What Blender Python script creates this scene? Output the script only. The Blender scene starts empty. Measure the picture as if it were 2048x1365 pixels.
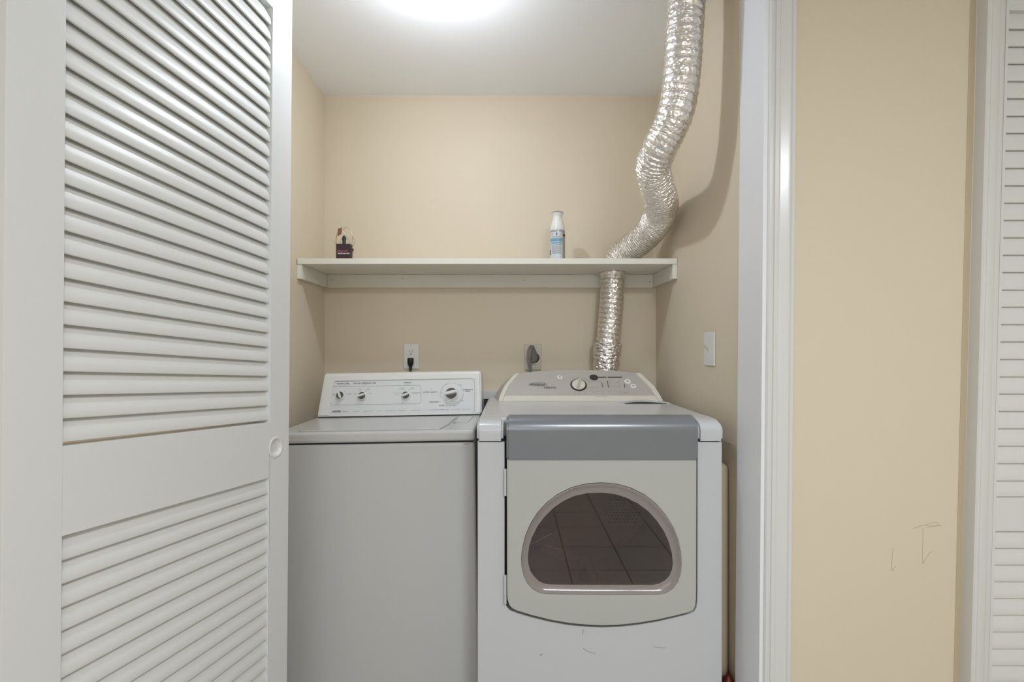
import bpy, bmesh, math, random
from mathutils import Vector, Matrix, noise

# ------------------------------------------------------------------ camera, light, exposure
H = 1.19                      # camera height above the floor
F = 970.0                     # focal length in pixels of a 2048 px wide frame
CX, CY = 1024.0, 697.0
sc = bpy.context.scene
COL = sc.collection

cam_d = bpy.data.cameras.new('camera')
cam_d.sensor_width = 36.0
cam_d.lens = F * 36.0 / 2048.0
cam_d.shift_y = (CY - 682.5) / 2048.0
cam_d.clip_start = 0.02
cam = bpy.data.objects.new('camera', cam_d)
cam.location = (0, 0, H)
cam.rotation_euler = (math.pi / 2, 0, 0)
COL.objects.link(cam)
sc.camera = cam

world = bpy.data.worlds.new('world')
world.use_nodes = True
world.node_tree.nodes['Background'].inputs[0].default_value = (0.9, 0.95, 1.0, 1)
world.node_tree.nodes['Background'].inputs[1].default_value = 0.05
sc.world = world

def area(name, loc, rot, sx, sy, power, color):
    d = bpy.data.lights.new(name, 'AREA')
    d.shape = 'RECTANGLE'; d.size = sx; d.size_y = sy
    d.energy = power; d.color = color
    o = bpy.data.objects.new(name, d)
    o.location = loc; o.rotation_euler = rot
    COL.objects.link(o)
    return o

area('room_ceiling_lamp', (0.65, -0.85, 2.36), (0, 0, 0), 0.55, 0.55, 42, (0.91, 0.96, 1.03))
area('room_front_fill', (-0.3, -2.05, 1.5), (math.pi / 2, 0, 0), 1.6, 1.3, 12, (0.87, 0.94, 1.02))  # added fill from behind the camera, no window is there
BULB_POWER = 258.0

sc.view_settings.view_transform = 'Standard'
sc.view_settings.look = 'None'
sc.view_settings.gamma = 1.0
sc.view_settings.exposure = 0.12
sc.view_settings.use_curve_mapping = False

# ------------------------------------------------------------------ helpers
def lin(c):
    c = c / 255.0
    return c / 12.92 if c <= 0.04045 else ((c + 0.055) / 1.055) ** 2.4

def mat(name, rgb, rough=0.5, metal=0.0, bump=0.0, scale=60.0, stretch=None, var=0.0, spec=0.5, coat=0.0):
    m = bpy.data.materials.new(name); m.use_nodes = True
    nt = m.node_tree; b = nt.nodes['Principled BSDF']
    base = (lin(rgb[0]), lin(rgb[1]), lin(rgb[2]), 1)
    b.inputs['Base Color'].default_value = base
    b.inputs['Roughness'].default_value = rough
    b.inputs['Metallic'].default_value = metal
    b.inputs['Specular IOR Level'].default_value = spec
    b.inputs['Coat Weight'].default_value = coat
    b.inputs['Coat Roughness'].default_value = 0.08
    tc = nt.nodes.new('ShaderNodeTexCoord')
    mp = nt.nodes.new('ShaderNodeMapping')
    nt.links.new(tc.outputs['Object'], mp.inputs['Vector'])
    if stretch: mp.inputs['Scale'].default_value = stretch
    if bump:
        n = nt.nodes.new('ShaderNodeTexNoise'); n.inputs['Scale'].default_value = scale
        n.inputs['Detail'].default_value = 4
        nt.links.new(mp.outputs['Vector'], n.inputs['Vector'])
        bp = nt.nodes.new('ShaderNodeBump'); bp.inputs['Strength'].default_value = bump
        bp.inputs['Distance'].default_value = 0.002
        nt.links.new(n.outputs['Fac'], bp.inputs['Height'])
        nt.links.new(bp.outputs['Normal'], b.inputs['Normal'])
    # slight unevenness of the paint or plastic itself
    n2 = nt.nodes.new('ShaderNodeTexNoise'); n2.inputs['Scale'].default_value = 3.0
    nt.links.new(mp.outputs['Vector'], n2.inputs['Vector'])
    mx = nt.nodes.new('ShaderNodeMix'); mx.data_type = 'RGBA'
    mx.inputs[6].default_value = base
    k = 1.0 - max(var, 0.015)
    mx.inputs[7].default_value = (base[0] * k, base[1] * k, base[2] * k * k, 1)
    nt.links.new(n2.outputs['Fac'], mx.inputs[0])
    nt.links.new(mx.outputs[2], b.inputs['Base Color'])
    return m

M = {}
M['wall'] = mat('beige_wall_paint', (226, 213, 192), 0.55, bump=0.12, scale=90, var=0.03, spec=0.3)
M['ceiling'] = mat('ceiling_paint', (248, 249, 251), 0.8, bump=0.05, scale=120)
M['white_paint'] = mat('white_gloss_paint', (226, 227, 226), 0.33, bump=0.18, scale=30, stretch=(1, 1, 0.12), spec=0.5)
M['slat_paint'] = mat('white_slat_paint', (226, 227, 225), 0.38, bump=0.2, scale=40, stretch=(0.12, 0.12, 1), spec=0.5)
M['trim_paint'] = mat('white_trim_paint', (222, 222, 220), 0.22, bump=0.08, scale=25, stretch=(1, 1, 0.1), spec=0.5)
M['jamb_paint'] = mat('white_jamb_paint', (242, 243, 248), 0.35, bump=0.15, scale=25, stretch=(1, 1, 0.3))
M['shelf_paint'] = mat('whitewashed_shelf_wood', (240, 237, 230), 0.5, bump=0.25, scale=30, stretch=(0.15, 1, 1), var=0.10)
M['enamel'] = mat('white_enamel', (206, 208, 211), 0.18, bump=0.015, scale=60, spec=0.5)
M['enamel_w'] = mat('washer_enamel', (200, 200, 198), 0.2, bump=0.015, scale=60, spec=0.5)
M['cream'] = mat('cream_plastic', (222, 219, 206), 0.3)
M['door_cream'] = mat('warm_white_door_enamel', (188, 190, 185), 0.22)
M['silver'] = mat('silver_plastic', (132, 136, 142), 0.25, metal=0.25)
M['silver_panel'] = mat('silver_console_paint', (196, 190, 185), 0.35, metal=0.15)
M['plastic_w'] = mat('white_plastic', (232, 232, 230), 0.3)
M['panel_w'] = mat('white_console_print_panel', (224, 226, 227), 0.42)
M['panel_edge'] = mat('grey_printed_line', (158, 160, 162), 0.4)
M['knob_dark'] = mat('dark_grey_knob_plastic', (92, 88, 84), 0.4)
M['black'] = mat('black_plastic', (26, 24, 24), 0.4)
M['ink'] = mat('dark_print', (66, 64, 66), 0.5)
M['ink_soft'] = mat('grey_print', (128, 126, 126), 0.5)
M['chrome'] = mat('chrome', (215, 213, 212), 0.3, metal=0.8)
M['gap'] = mat('dark_seam', (30, 28, 28), 0.8)
M['rubber'] = mat('dark_recess_rubber', (58, 54, 52), 0.6)
M['cord_grey'] = mat('grey_cord', (128, 124, 118), 0.4)
M['plug_grey'] = mat('dark_grey_plug', (96, 88, 82), 0.45)
M['almond'] = mat('clear_almond_plate', (200, 192, 178), 0.2)
M['board'] = mat('beige_board', (192, 176, 154), 0.6, bump=0.05)
M['red'] = mat('dark_red_plastic', (88, 24, 14), 0.35)
M['drum'] = mat('drum_metal', (190, 150, 142), 0.4, metal=0.2)
M['ring'] = mat('smoky_window_ring', (150, 141, 138), 0.16)
M['tile'] = mat('tile', (205, 200, 190), 0.25)
M['cabinet_wood'] = mat('dark_red_brown_wood', (88, 52, 44), 0.4)
M['box_brown'] = mat('dark_brown_card', (58, 42, 46), 0.5)
M['pink_ink'] = mat('pink_print', (196, 104, 122), 0.5)
M['white_ink'] = mat('white_print', (235, 232, 232), 0.5)
M['tag_brown'] = mat('brown_tag', (134, 92, 80), 0.6)
M['bottle_green'] = mat('dark_green_battery_tube', (38, 48, 46), 0.3)
M['wire'] = mat('copper_wire', (176, 158, 122), 0.35, metal=0.4)
M['bead'] = mat('clear_bead', (226, 216, 208), 0.1)
M['can_body'] = mat('grey_can', (172, 172, 174), 0.3, metal=0.3)
M['label_w'] = mat('can_label_white', (206, 212, 218), 0.35)
M['label_b'] = mat('can_label_blue', (120, 164, 188), 0.35)
M['cap_grey'] = mat('grey_button_cap', (150, 146, 152), 0.35)
M['yellow_ink'] = mat('yellow_print', (222, 192, 140), 0.4)
M['blue_ink'] = mat('blue_print', (70, 110, 130), 0.4)
M['mark'] = mat('pencil_mark', (188, 174, 150), 0.7)
M['scuff'] = mat('dark_scuff', (110, 108, 106), 0.6)
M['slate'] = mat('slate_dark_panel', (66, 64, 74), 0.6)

def floor_mat():
    m = bpy.data.materials.new('floor_tiles'); m.use_nodes = True
    nt = m.node_tree; b = nt.nodes['Principled BSDF']
    tc = nt.nodes.new('ShaderNodeTexCoord')
    br = nt.nodes.new('ShaderNodeTexBrick')
    br.offset = 0; br.squash = 1
    br.inputs['Color1'].default_value = (0.50, 0.47, 0.42, 1)
    br.inputs['Color2'].default_value = (0.47, 0.44, 0.39, 1)
    br.inputs['Mortar'].default_value = (0.16, 0.14, 0.12, 1)
    br.inputs['Scale'].default_value = 1.0
    br.inputs['Brick Width'].default_value = 0.305
    br.inputs['Row Height'].default_value = 0.305
    br.inputs['Mortar Size'].default_value = 0.004
    nt.links.new(tc.outputs['Object'], br.inputs['Vector'])
    nt.links.new(br.outputs['Color'], b.inputs['Base Color'])
    b.inputs['Roughness'].default_value = 0.3
    return m
M['floor'] = floor_mat()

def foil_mat(name, tint, crinkle):
    m = bpy.data.materials.new(name); m.use_nodes = True
    nt = m.node_tree; b = nt.nodes['Principled BSDF']
    b.inputs['Base Color'].default_value = (*tint, 1)
    b.inputs['Metallic'].default_value = 1.0
    b.inputs['Roughness'].default_value = 0.27
    tc = nt.nodes.new('ShaderNodeTexCoord')
    v = nt.nodes.new('ShaderNodeTexVoronoi'); v.inputs['Scale'].default_value = 85
    n = nt.nodes.new('ShaderNodeTexNoise'); n.inputs['Scale'].default_value = 60; n.inputs['Detail'].default_value = 6
    n.inputs['Distortion'].default_value = 1.2
    ad = nt.nodes.new('ShaderNodeMath'); ad.operation = 'ADD'
    bp = nt.nodes.new('ShaderNodeBump'); bp.inputs['Strength'].default_value = crinkle
    bp.inputs['Distance'].default_value = 0.004
    nt.links.new(tc.outputs['Object'], v.inputs['Vector'])
    nt.links.new(tc.outputs['Object'], n.inputs['Vector'])
    nt.links.new(v.outputs['Distance'], ad.inputs[0]); nt.links.new(n.outputs['Fac'], ad.inputs[1])
    nt.links.new(ad.outputs[0], bp.inputs['Height'])
    nt.links.new(bp.outputs['Normal'], b.inputs['Normal'])
    return m
M['foil'] = foil_mat('crinkled_foil', (0.86, 0.83, 0.80), 0.55)
M['tape'] = foil_mat('foil_tape', (0.84, 0.80, 0.79), 0.9)

def glass_mat():
    m = bpy.data.materials.new('smoky_dryer_glass'); m.use_nodes = True
    nt = m.node_tree
    for n in list(nt.nodes):
        if n.type != 'OUTPUT_MATERIAL': nt.nodes.remove(n)
    out = [n for n in nt.nodes if n.type == 'OUTPUT_MATERIAL'][0]
    tr = nt.nodes.new('ShaderNodeBsdfTransparent'); tr.inputs[0].default_value = (0.50, 0.40, 0.39, 1)
    gl = nt.nodes.new('ShaderNodeBsdfGlossy'); gl.inputs['Roughness'].default_value = 0.02
    gl.inputs['Color'].default_value = (0.9, 0.9, 0.9, 1)
    fr = nt.nodes.new('ShaderNodeFresnel'); fr.inputs['IOR'].default_value = 1.75
    mx = nt.nodes.new('ShaderNodeMixShader')
    nt.links.new(fr.outputs[0], mx.inputs[0]); nt.links.new(tr.outputs[0], mx.inputs[1])
    nt.links.new(gl.outputs[0], mx.inputs[2]); nt.links.new(mx.outputs[0], out.inputs[0])
    return m
M['glass'] = glass_mat()

def emit_mat(name, rgb, strength):
    m = bpy.data.materials.new(name); m.use_nodes = True
    b = m.node_tree.nodes['Principled BSDF']
    b.inputs['Base Color'].default_value = (0.9, 0.9, 0.9, 1)
    b.inputs['Emission Color'].default_value = (*rgb, 1)
    b.inputs['Emission Strength'].default_value = strength
    return m

def P(px, py, Y):
    """point at depth Y that stands at pixel px, py of the photograph (used only to take measurements)"""
    return Vector(((px - CX) * Y / F, Y, H + (CY - py) * Y / F))

def hit(px, py, p0, n, Minv=None):
    o = Vector((0, 0, H)); d = Vector(((px - CX) / F, 1, (CY - py) / F))
    if Minv is not None:
        o2 = Minv @ o; d = (Minv @ (o + d)) - o2; o = o2
    t = (Vector(p0) - o).dot(n) / d.dot(n)
    return o + d * t

def root_loc(o):
    return o['_base'] if o is not None and '_base' in o else (0, 0, 0)

BASE = {}
def empty(name, loc, label=None, cat=None, group=None, kind=None):
    o = bpy.data.objects.new(name, None); COL.objects.link(o)
    o.location = loc; o.empty_display_size = 0.05
    BASE[o.name] = Vector(loc)
    tag(o, label, cat, group, kind)
    return o

def tag(o, label=None, cat=None, group=None, kind=None):
    if label: o['label'] = label
    if cat: o['category'] = cat
    if group: o['group'] = group
    if kind: o['kind'] = kind
    return o

def obj(name, data, m, parent=None, base=None, smooth=35, kind=None, label=None):
    """data = bmesh with world coordinates, or (verts, faces)"""
    if isinstance(data, tuple):
        me = bpy.data.meshes.new(name)
        me.from_pydata([tuple(v) for v in data[0]], [], data[1]); me.update()
    else:
        me = bpy.data.meshes.new(name)
        bmesh.ops.recalc_face_normals(data, faces=data.faces)
        data.to_mesh(me); data.free()
    off = BASE[parent.name] if parent is not None else (Vector(base) if base is not None else Vector((0, 0, 0)))
    me.transform(Matrix.Translation(-off))
    if smooth:
        me.shade_smooth(); me.set_sharp_from_angle(angle=math.radians(smooth))
    me.materials.append(m)
    o = bpy.data.objects.new(name, me); COL.objects.link(o)
    if smooth and len(me.polygons) < 4000 and name not in ('slat', 'window_glass', 'window_ring'):
        wn = o.modifiers.new('weighted_normal', 'WEIGHTED_NORMAL'); wn.keep_sharp = True; wn.weight = 90
    if parent is not None:
        o.parent = parent; BASE[o.name] = off
    else:
        o.location = off; BASE[o.name] = off
    if kind: o['kind'] = kind
    if label: o['label'] = label
    return o

def bm_new(): return bmesh.new()

def box(bm, x0, x1, y0, y1, z0, z1, bev=0.0, seg=2):
    r = bmesh.ops.create_cube(bm, size=1.0)
    vs = r['verts']
    for v in vs:
        v.co = Vector(((x0 + x1) / 2 + v.co.x * (x1 - x0), (y0 + y1) / 2 + v.co.y * (y1 - y0), (z0 + z1) / 2 + v.co.z * (z1 - z0)))
    if bev > 0:
        es = set()
        for v in vs: es.update(v.link_edges)
        bmesh.ops.bevel(bm, geom=list(es), offset=bev, segments=seg, affect='EDGES', profile=0.5)
    return bm

def boxm(*a, **k):
    return box(bm_new(), *a, **k)

def prism(bm, loop, vec, bev=0.0, seg=2):
    """closed planar loop of points swept by vec"""
    vec = Vector(vec)
    a = [bm.verts.new(Vector(p)) for p in loop]
    b = [bm.verts.new(Vector(p) + vec) for p in loop]
    n = len(a)
    fs = [bm.faces.new(a), bm.faces.new(list(reversed(b)))]
    for i in range(n):
        fs.append(bm.faces.new((a[i], b[i], b[(i + 1) % n], a[(i + 1) % n])))
    bmesh.ops.recalc_face_normals(bm, faces=fs)
    if bev > 0:
        es = [e for e in set(fs[0].edges) | set(fs[1].edges)]
        bmesh.ops.bevel(bm, geom=es, offset=bev, segments=seg, affect='EDGES')
    return bm

def lathe(bm, prof, origin, axis, segs=32, closed_ends=True):
    """prof = list of (radius, height along axis)"""
    axis = Vector(axis).normalized(); o = Vector(origin)
    t = Vector((1, 0, 0)) if abs(axis.x) < 0.9 else Vector((0, 1, 0))
    u = (t - axis * t.dot(axis)).normalized(); w = axis.cross(u)
    rings = []
    for r, h in prof:
        if r < 1e-6:
            rings.append([bm.verts.new(o + axis * h)])
        else:
            rings.append([bm.verts.new(o + axis * h + (u * math.cos(a) + w * math.sin(a)) * r)
                          for a in (2 * math.pi * k / segs for k in range(segs))])
    for A, B in zip(rings, rings[1:]):
        for k in range(segs):
            a0 = A[k % len(A)]; a1 = A[(k + 1) % len(A)]; b0 = B[k % len(B)]; b1 = B[(k + 1) % len(B)]
            vs = []
            for v in (a0, a1, b1, b0):
                if v not in vs: vs.append(v)
            if len(vs) >= 3: bm.faces.new(vs)
    if closed_ends:
        for R in (rings[0], rings[-1]):
            if len(R) > 2: bm.faces.new(R)
    return bm

def catmull(pts, n):
    pts = [Vector(p) for p in pts]
    out = []
    for i in range(len(pts) - 1):
        p0 = pts[max(i - 1, 0)]; p1 = pts[i]; p2 = pts[i + 1]; p3 = pts[min(i + 2, len(pts) - 1)]
        for k in range(n):
            t = k / n
            out.append(0.5 * ((2 * p1) + (p2 - p0) * t + (2 * p0 - 5 * p1 + 4 * p2 - p3) * t * t + (3 * p1 - p0 - 3 * p2 + p3) * t ** 3))
    out.append(pts[-1])
    return out

def tube(bm, path, rad, segs=8, flat=1.0, rfun=None):
    """rad constant or rfun(i, angle); parallel transport frame"""
    path = [Vector(p) for p in path]
    n = len(path); rings = []
    T0 = (path[1] - path[0]).normalized()
    up = Vector((0, 1, 0)) if abs(T0.y) < 0.8 else Vector((1, 0, 0))
    u = (up - T0 * up.dot(T0)).normalized()
    for i, p in enumerate(path):
        T = (path[min(i + 1, n - 1)] - path[max(i - 1, 0)]).normalized()
        u = (u - T * u.dot(T)).normalized(); w = T.cross(u)
        ring = []
        for k in range(segs):
            a = 2 * math.pi * k / segs
            r = rfun(i, a) if rfun else rad
            ring.append(bm.verts.new(p + (u * math.cos(a) * flat + w * math.sin(a)) * r))
        rings.append(ring)
    for A, B in zip(rings, rings[1:]):
        for k in range(segs):
            bm.faces.new((A[k], A[(k + 1) % segs], B[(k + 1) % segs], B[k]))
    bm.faces.new(rings[0]); bm.faces.new(list(reversed(rings[-1])))
    return bm

def curve_mesh(cd):
    """evaluate a curve datablock into (verts, faces)"""
    o = bpy.data.objects.new('tmp', cd); COL.objects.link(o)
    dg = bpy.context.evaluated_depsgraph_get(); dg.update()
    me = bpy.data.meshes.new_from_object(o.evaluated_get(dg))
    vs = [v.co.copy() for v in me.vertices]; fs = [tuple(p.vertices) for p in me.polygons]
    bpy.data.objects.remove(o); bpy.data.curves.remove(cd); bpy.data.meshes.remove(me)
    return vs, fs

def plate(loops, th, bev, mapf):
    """flat plate with holes: loops of 2D points, first the outline. mapf(u, v, depth) -> world; depth 0 = front, th = back"""
    cd = bpy.data.curves.new('tmp', 'CURVE'); cd.dimensions = '2D'; cd.fill_mode = 'BOTH'
    cd.extrude = max(th / 2 - bev, 0.0); cd.bevel_depth = bev; cd.bevel_resolution = 1; cd.offset = -bev
    for L in loops:
        s = cd.splines.new('POLY'); s.points.add(len(L) - 1)
        for i, (a, b) in enumerate(L): s.points[i].co = (a, b, 0, 1)
        s.use_cyclic_u = True
    vs, fs = curve_mesh(cd)
    bm = bm_new()
    bv = [bm.verts.new(mapf(v.x, v.y, th / 2 - v.z)) for v in vs]
    for f in fs:
        try: bm.faces.new([bv[i] for i in f])
        except ValueError: pass
    bmesh.ops.remove_doubles(bm, verts=bm.verts, dist=1e-5)
    return bm

def text_bm(bm, s, size, origin, u, w, align='CENTER', squeeze=1.0, th=0.0004, bold=0.0, shear=0.0):
    cd = bpy.data.curves.new('tmp', 'FONT'); cd.body = s; cd.size = size; cd.align_x = align; cd.align_y = 'CENTER'
    cd.extrude = 0.0; cd.offset = bold; cd.resolution_u = 2; cd.shear = shear
    vs, fs = curve_mesh(cd)
    u = Vector(u).normalized(); w = Vector(w).normalized(); n = u.cross(w)
    bv = [bm.verts.new(Vector(origin) + u * v.x * squeeze + w * v.y + n * th) for v in vs]
    for f in fs:
        try: bm.faces.new([bv[i] for i in f])
        except ValueError: pass
    return bm

def rrect(x0, x1, y0, y1, r, n=6):
    pts = []
    for cx, cy, a0 in ((x1 - r, y1 - r, 0), (x0 + r, y1 - r, 90), (x0 + r, y0 + r, 180), (x1 - r, y0 + r, 270)):
        for k in range(n + 1):
            a = math.radians(a0 + 90 * k / n)
            pts.append((cx + r * math.cos(a), cy + r * math.sin(a)))
    return pts

def ell(cx, cy, rx, ry, n=32):
    return [(cx + rx * math.cos(2 * math.pi * k / n), cy + ry * math.sin(2 * math.pi * k / n)) for k in range(n)]

def struct(name, bm, m, parent=None, smooth=30):
    o = obj(name, bm, m, parent, smooth=smooth)
    if parent is None: o['kind'] = 'structure'
    return o

# ------------------------------------------------------------------ the setting
XR, XL, YB = 0.683, -0.889, 2.30        # closet right wall, left wall, back wall
YF, YJ = 1.317, 1.456                   # room face and closet face of the front wall
CEIL = H + 1.20
JL = -0.69                              # left jamb face
LEAN = 0.0088
def lean(bm, k=LEAN, z0=H):
    for v in bm.verts: v.co.x += k * (v.co.z - z0)
    return bm

struct('floor', boxm(-2.0, 2.4, -2.3, YB + 0.1, -0.05, 0), M['floor'], smooth=0)
struct('ceiling', boxm(-2.0, 2.4, -2.3, YB + 0.1, CEIL, CEIL + 0.05), M['ceiling'], smooth=0)
struct('wall_back', boxm(XL - 0.05, XR + 0.05, YB, YB + 0.08, 0, CEIL), M['wall'], smooth=0)
struct('wall_left', boxm(XL - 0.05, XL, YJ, YB, 0, CEIL), M['wall'], smooth=0)
struct('wall_right', boxm(XR, XR + 0.05, YJ, YB, 0, CEIL), M['wall'], smooth=0)
OP_TOP = H + 1.075
bm = bm_new()
box(bm, -2.0, JL - 0.02, YF, YJ, 0, CEIL)
box(bm, JL - 0.02, XR + 0.02, YF, YJ, OP_TOP + 0.02, CEIL)
box(bm, XR + 0.02, 1.30, YF, YJ, 0, CEIL)
box(bm, 1.30, 2.05, YF, YJ, H + 0.98, CEIL)
box(bm, 2.05, 2.4, YF, YJ, 0, CEIL)
wf = struct('wall_front', bm, M['wall'], smooth=0)
struct('wall_far_left', boxm(-2.05, -2.0, -2.3, YF, 0, CEIL), M['wall'], smooth=0)
struct('wall_far_right', boxm(2.4, 2.45, -2.3, YF, 0, CEIL), M['wall'], smooth=0)
struct('wall_rear', boxm(-2.0, 2.4, -2.35, -2.3, 0, CEIL), M['wall'], smooth=0)
struct('wall_far_closet', boxm(1.25, 2.1, YJ + 0.35, YJ + 0.4, 0, CEIL), M['wall'], smooth=0)

# jamb of the closet opening (right), reveal face + stop bead
bm = bm_new()
box(bm, XR, XR + 0.02, YF - 0.002, YJ, 0, OP_TOP, 0.0015)
lean(bm, LEAN, H + 0.6); struct('trim_1', bm, M['jamb_paint'])
bm = bm_new()
box(bm, JL - 0.02, JL, YF - 0.002, YJ, 0, OP_TOP, 0.0015)
box(bm, JL - 0.02, XR + 0.02, YF - 0.002, YJ, OP_TOP, OP_TOP + 0.02, 0.0015)
struct('trim_2', bm, M['jamb_paint'])

def casing(x0, prof, mirror, k, z1=None):
    """vertical moulded casing: prof = (offset from inner edge, proudness)"""
    bm = bm_new()
    s = -1 if mirror else 1
    loop = [(x0 + s * a, YF - b, 0) for a, b in prof]
    prism(bm, loop, (0, 0, z1 or CEIL - 0.02))
    return lean(bm, k)
prof1 = [(0.003, -0.01), (0.003, 0.006), (0.006, 0.010), (0.012, 0.011), (0.014, 0.0085), (0.017, 0.0085), (0.019, 0.012),
         (0.028, 0.0135), (0.031, 0.0115), (0.034, 0.013), (0.050, 0.017), (0.056, 0.018), (0.058, 0.0155), (0.061, 0.0185),
         (0.068, 0.019), (0.0715, 0.016), (0.0725, -0.01)]
struct('trim_3', casing(XR + 0.002, prof1, False, 0.0095), M['trim_paint'], smooth=20)
struct('trim_4', casing(JL - 0.002, prof1, True, 0.0), M['trim_paint'], smooth=20)
prof2 = [(0.0, -0.01), (0.0, 0.030), (0.003, 0.033), (0.008, 0.034), (0.012, 0.032), (0.020, 0.0325), (0.030, 0.032),
         (0.036, 0.030), (0.038, 0.026), (0.043, 0.026), (0.045, 0.021), (0.052, 0.021), (0.054, -0.01)]
XC = (1937 - CX) * YF / F
xl0 = (2001 - CX) * (YF - 0.004) / F
struct('trim_5', casing(XC, prof2, False, 0.0255), M['trim_paint'], smooth=20)
bm = boxm(XC + 0.0535, xl0 - 0.0078, YF - 0.003, YF + 0.02, 0, CEIL - 0.05, 0.001); lean(bm, 0.0258)
struct('trim_9', bm, M['trim_paint'])
# narrow beige ridge beside that casing, darker than the wall
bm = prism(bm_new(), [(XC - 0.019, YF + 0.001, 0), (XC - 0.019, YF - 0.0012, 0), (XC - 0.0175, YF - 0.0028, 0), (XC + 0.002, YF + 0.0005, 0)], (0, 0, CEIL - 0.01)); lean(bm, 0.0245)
struct('trim_6', bm, mat('dark_beige_ridge', (198, 182, 154), 0.6))
# white ledge on the back wall behind the two machines with the dark box under it
tr = struct('trim_7', boxm(-0.22, 0.05, YB - 0.035, YB, P(0, 797, YB).z, P(0, 780.5, YB).z, 0.002), M['white_paint'])
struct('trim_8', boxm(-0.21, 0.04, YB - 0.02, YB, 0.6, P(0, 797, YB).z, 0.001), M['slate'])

# pencil marks on the beige wall between the two doorways
def mark(pts, r=0.0006, Y=YF - 0.0003, m=M['mark'], parent=wf):
    bm = tube(bm_new(), catmull([P(a, b, Y) for a, b in pts], 4), r, 5)
    return obj('scuff_mark', bm, m, parent)
mark([(1826, 1058), (1840, 1053), (1850, 1051), (1862, 1052.5), (1883, 1052)])
mark([(1853, 1056), (1870, 1053), (1878, 1047), (1868, 1045.5), (1852, 1050)], 0.0004)
mark([(1845.5, 1056), (1846, 1075), (1845, 1105), (1845.5, 1128), (1851, 1119), (1862, 1103)], 0.0004)
mark([(1786.5, 1096), (1784, 1120), (1783.5, 1142), (1791, 1133)], 0.0005)

# ------------------------------------------------------------------ white louvered door swung open on the left
d1 = empty('door_1', (-0.7555, 0.7206, 0), 'white louvered closet door standing open at the left of the laundry closet', None, None, 'structure')
A0 = Vector((-0.7555, 0.7206)); DD = Vector((0.1826, 0.9832)); NN = Vector((0.9832, -0.1826))
SH = -0.0723
def D1(s, z, t=0.0):
    """s along the leaf, z above camera height, t = depth behind the face"""
    p = A0 + DD * s - NN * t
    return Vector((p.x + 0.008 * z, p.y, H + z + SH * (s - 0.0818)))
TH = 0.034
S0, S1, SW = 0.0818, 0.589, 0.6707
PC, PR = (0.6148, -0.232), 0.0252
def rect(x0, x1, z0, z1): return [(x0, z0), (x1, z0), (x1, z1), (x0, z1)]
f1_ = lambda u, v, d: D1(u, v, d)
obj('stile', plate([rect(0, S0, -1.13, 1.05)], TH, 0.0007, f1_), M['white_paint'], d1, smooth=30)
obj('stile', plate([rect(S1, SW, -1.13, 1.05), ell(PC[0], PC[1], PR, PR, 32)], TH, 0.0007, f1_), M['white_paint'], d1, smooth=30)
for z0_, z1_ in ((0.95, 1.05), (-0.311, -0.162), (-1.13, -1.02)):
    obj('rail', plate([rect(S0 + 0.0001, S1 - 0.0001, z0_, z1_)], TH - 0.0006, 0.0007, lambda u, v, d: D1(u, v, d + 0.0003)), M['white_paint'], d1, smooth=30)
# recessed round finger pull
bm = bm_new()
rings = []
for r, t in ((PR + 0.004, 0.0), (PR + 0.003, -0.0018), (PR, -0.0022), (PR - 0.003, -0.001), (PR - 0.005, 0.004), (PR - 0.008, 0.007), (0.008, 0.008)):
    rings.append([bm.verts.new(D1(PC[0] + r * math.cos(2 * math.pi * k / 32), PC[1] + r * math.sin(2 * math.pi * k / 32), t)) for k in range(32)])
for a, b in zip(rings, rings[1:]):
    for k in range(32): bm.faces.new((a[k], a[(k + 1) % 32], b[(k + 1) % 32], b[k]))
bm.faces.new(rings[-1])
obj('finger_pull', bm, M['white_paint'], d1, smooth=60)
# hinge-side chips
# one slat, then copies that share its mesh
def slat_section(tb=0.0):
    # (t depth, z) closed section: nose at the front bottom, back edge high
    pts = [(0.0052, 0.0180), (0.0038, 0.0035), (0.0045, 0.0008), (0.0075, 0.0), (0.0110, 0.0018), (0.0285 - tb, 0.0560), (0.0275 - tb, 0.0580), (0.0255 - tb, 0.0580), (0.0240 - tb, 0.0560)]
    return pts
def make_slats(parent, f, s0, s1, z_list, dx, name='slat', mt=None, tb=0.0):
    sec = slat_section(tb)
    bm = bm_new()
    a = [bm.verts.new(f(s0, z, t)) for t, z in sec]; b = [bm.verts.new(f(s1, z, t)) for t, z in sec]
    n = len(sec)
    bm.faces.new(a); bm.faces.new(list(reversed(b)))
    for i in range(n): bm.faces.new((a[i], b[i], b[(i + 1) % n], a[(i + 1) % n]))
    first = obj(name, bm, mt or M['slat_paint'], parent, smooth=22)
    z0 = z_list[0]
    random.seed(5)
    for i, z in enumerate(z_list):
        o = first
        if i: o = first.copy(); COL.objects.link(o); o.parent = parent
        o.location = (dx * z, 0, z + random.uniform(-0.0005, 0.0005))
    return first
PITCH = 0.0392
zs = [-0.1565 + PITCH * k for k in range(29)]
make_slats(d1, lambda s, z, t: D1(s, z, t), S0 - 0.004, S1 + 0.004, [z for z in zs if z < 0.93], 0.008)
zs = [-0.3535 - PITCH * k for k in range(17)]
make_slats(d1, lambda s, z, t: D1(s, z, t), S0 - 0.004, S1 + 0.004, zs, 0.008)

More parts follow.
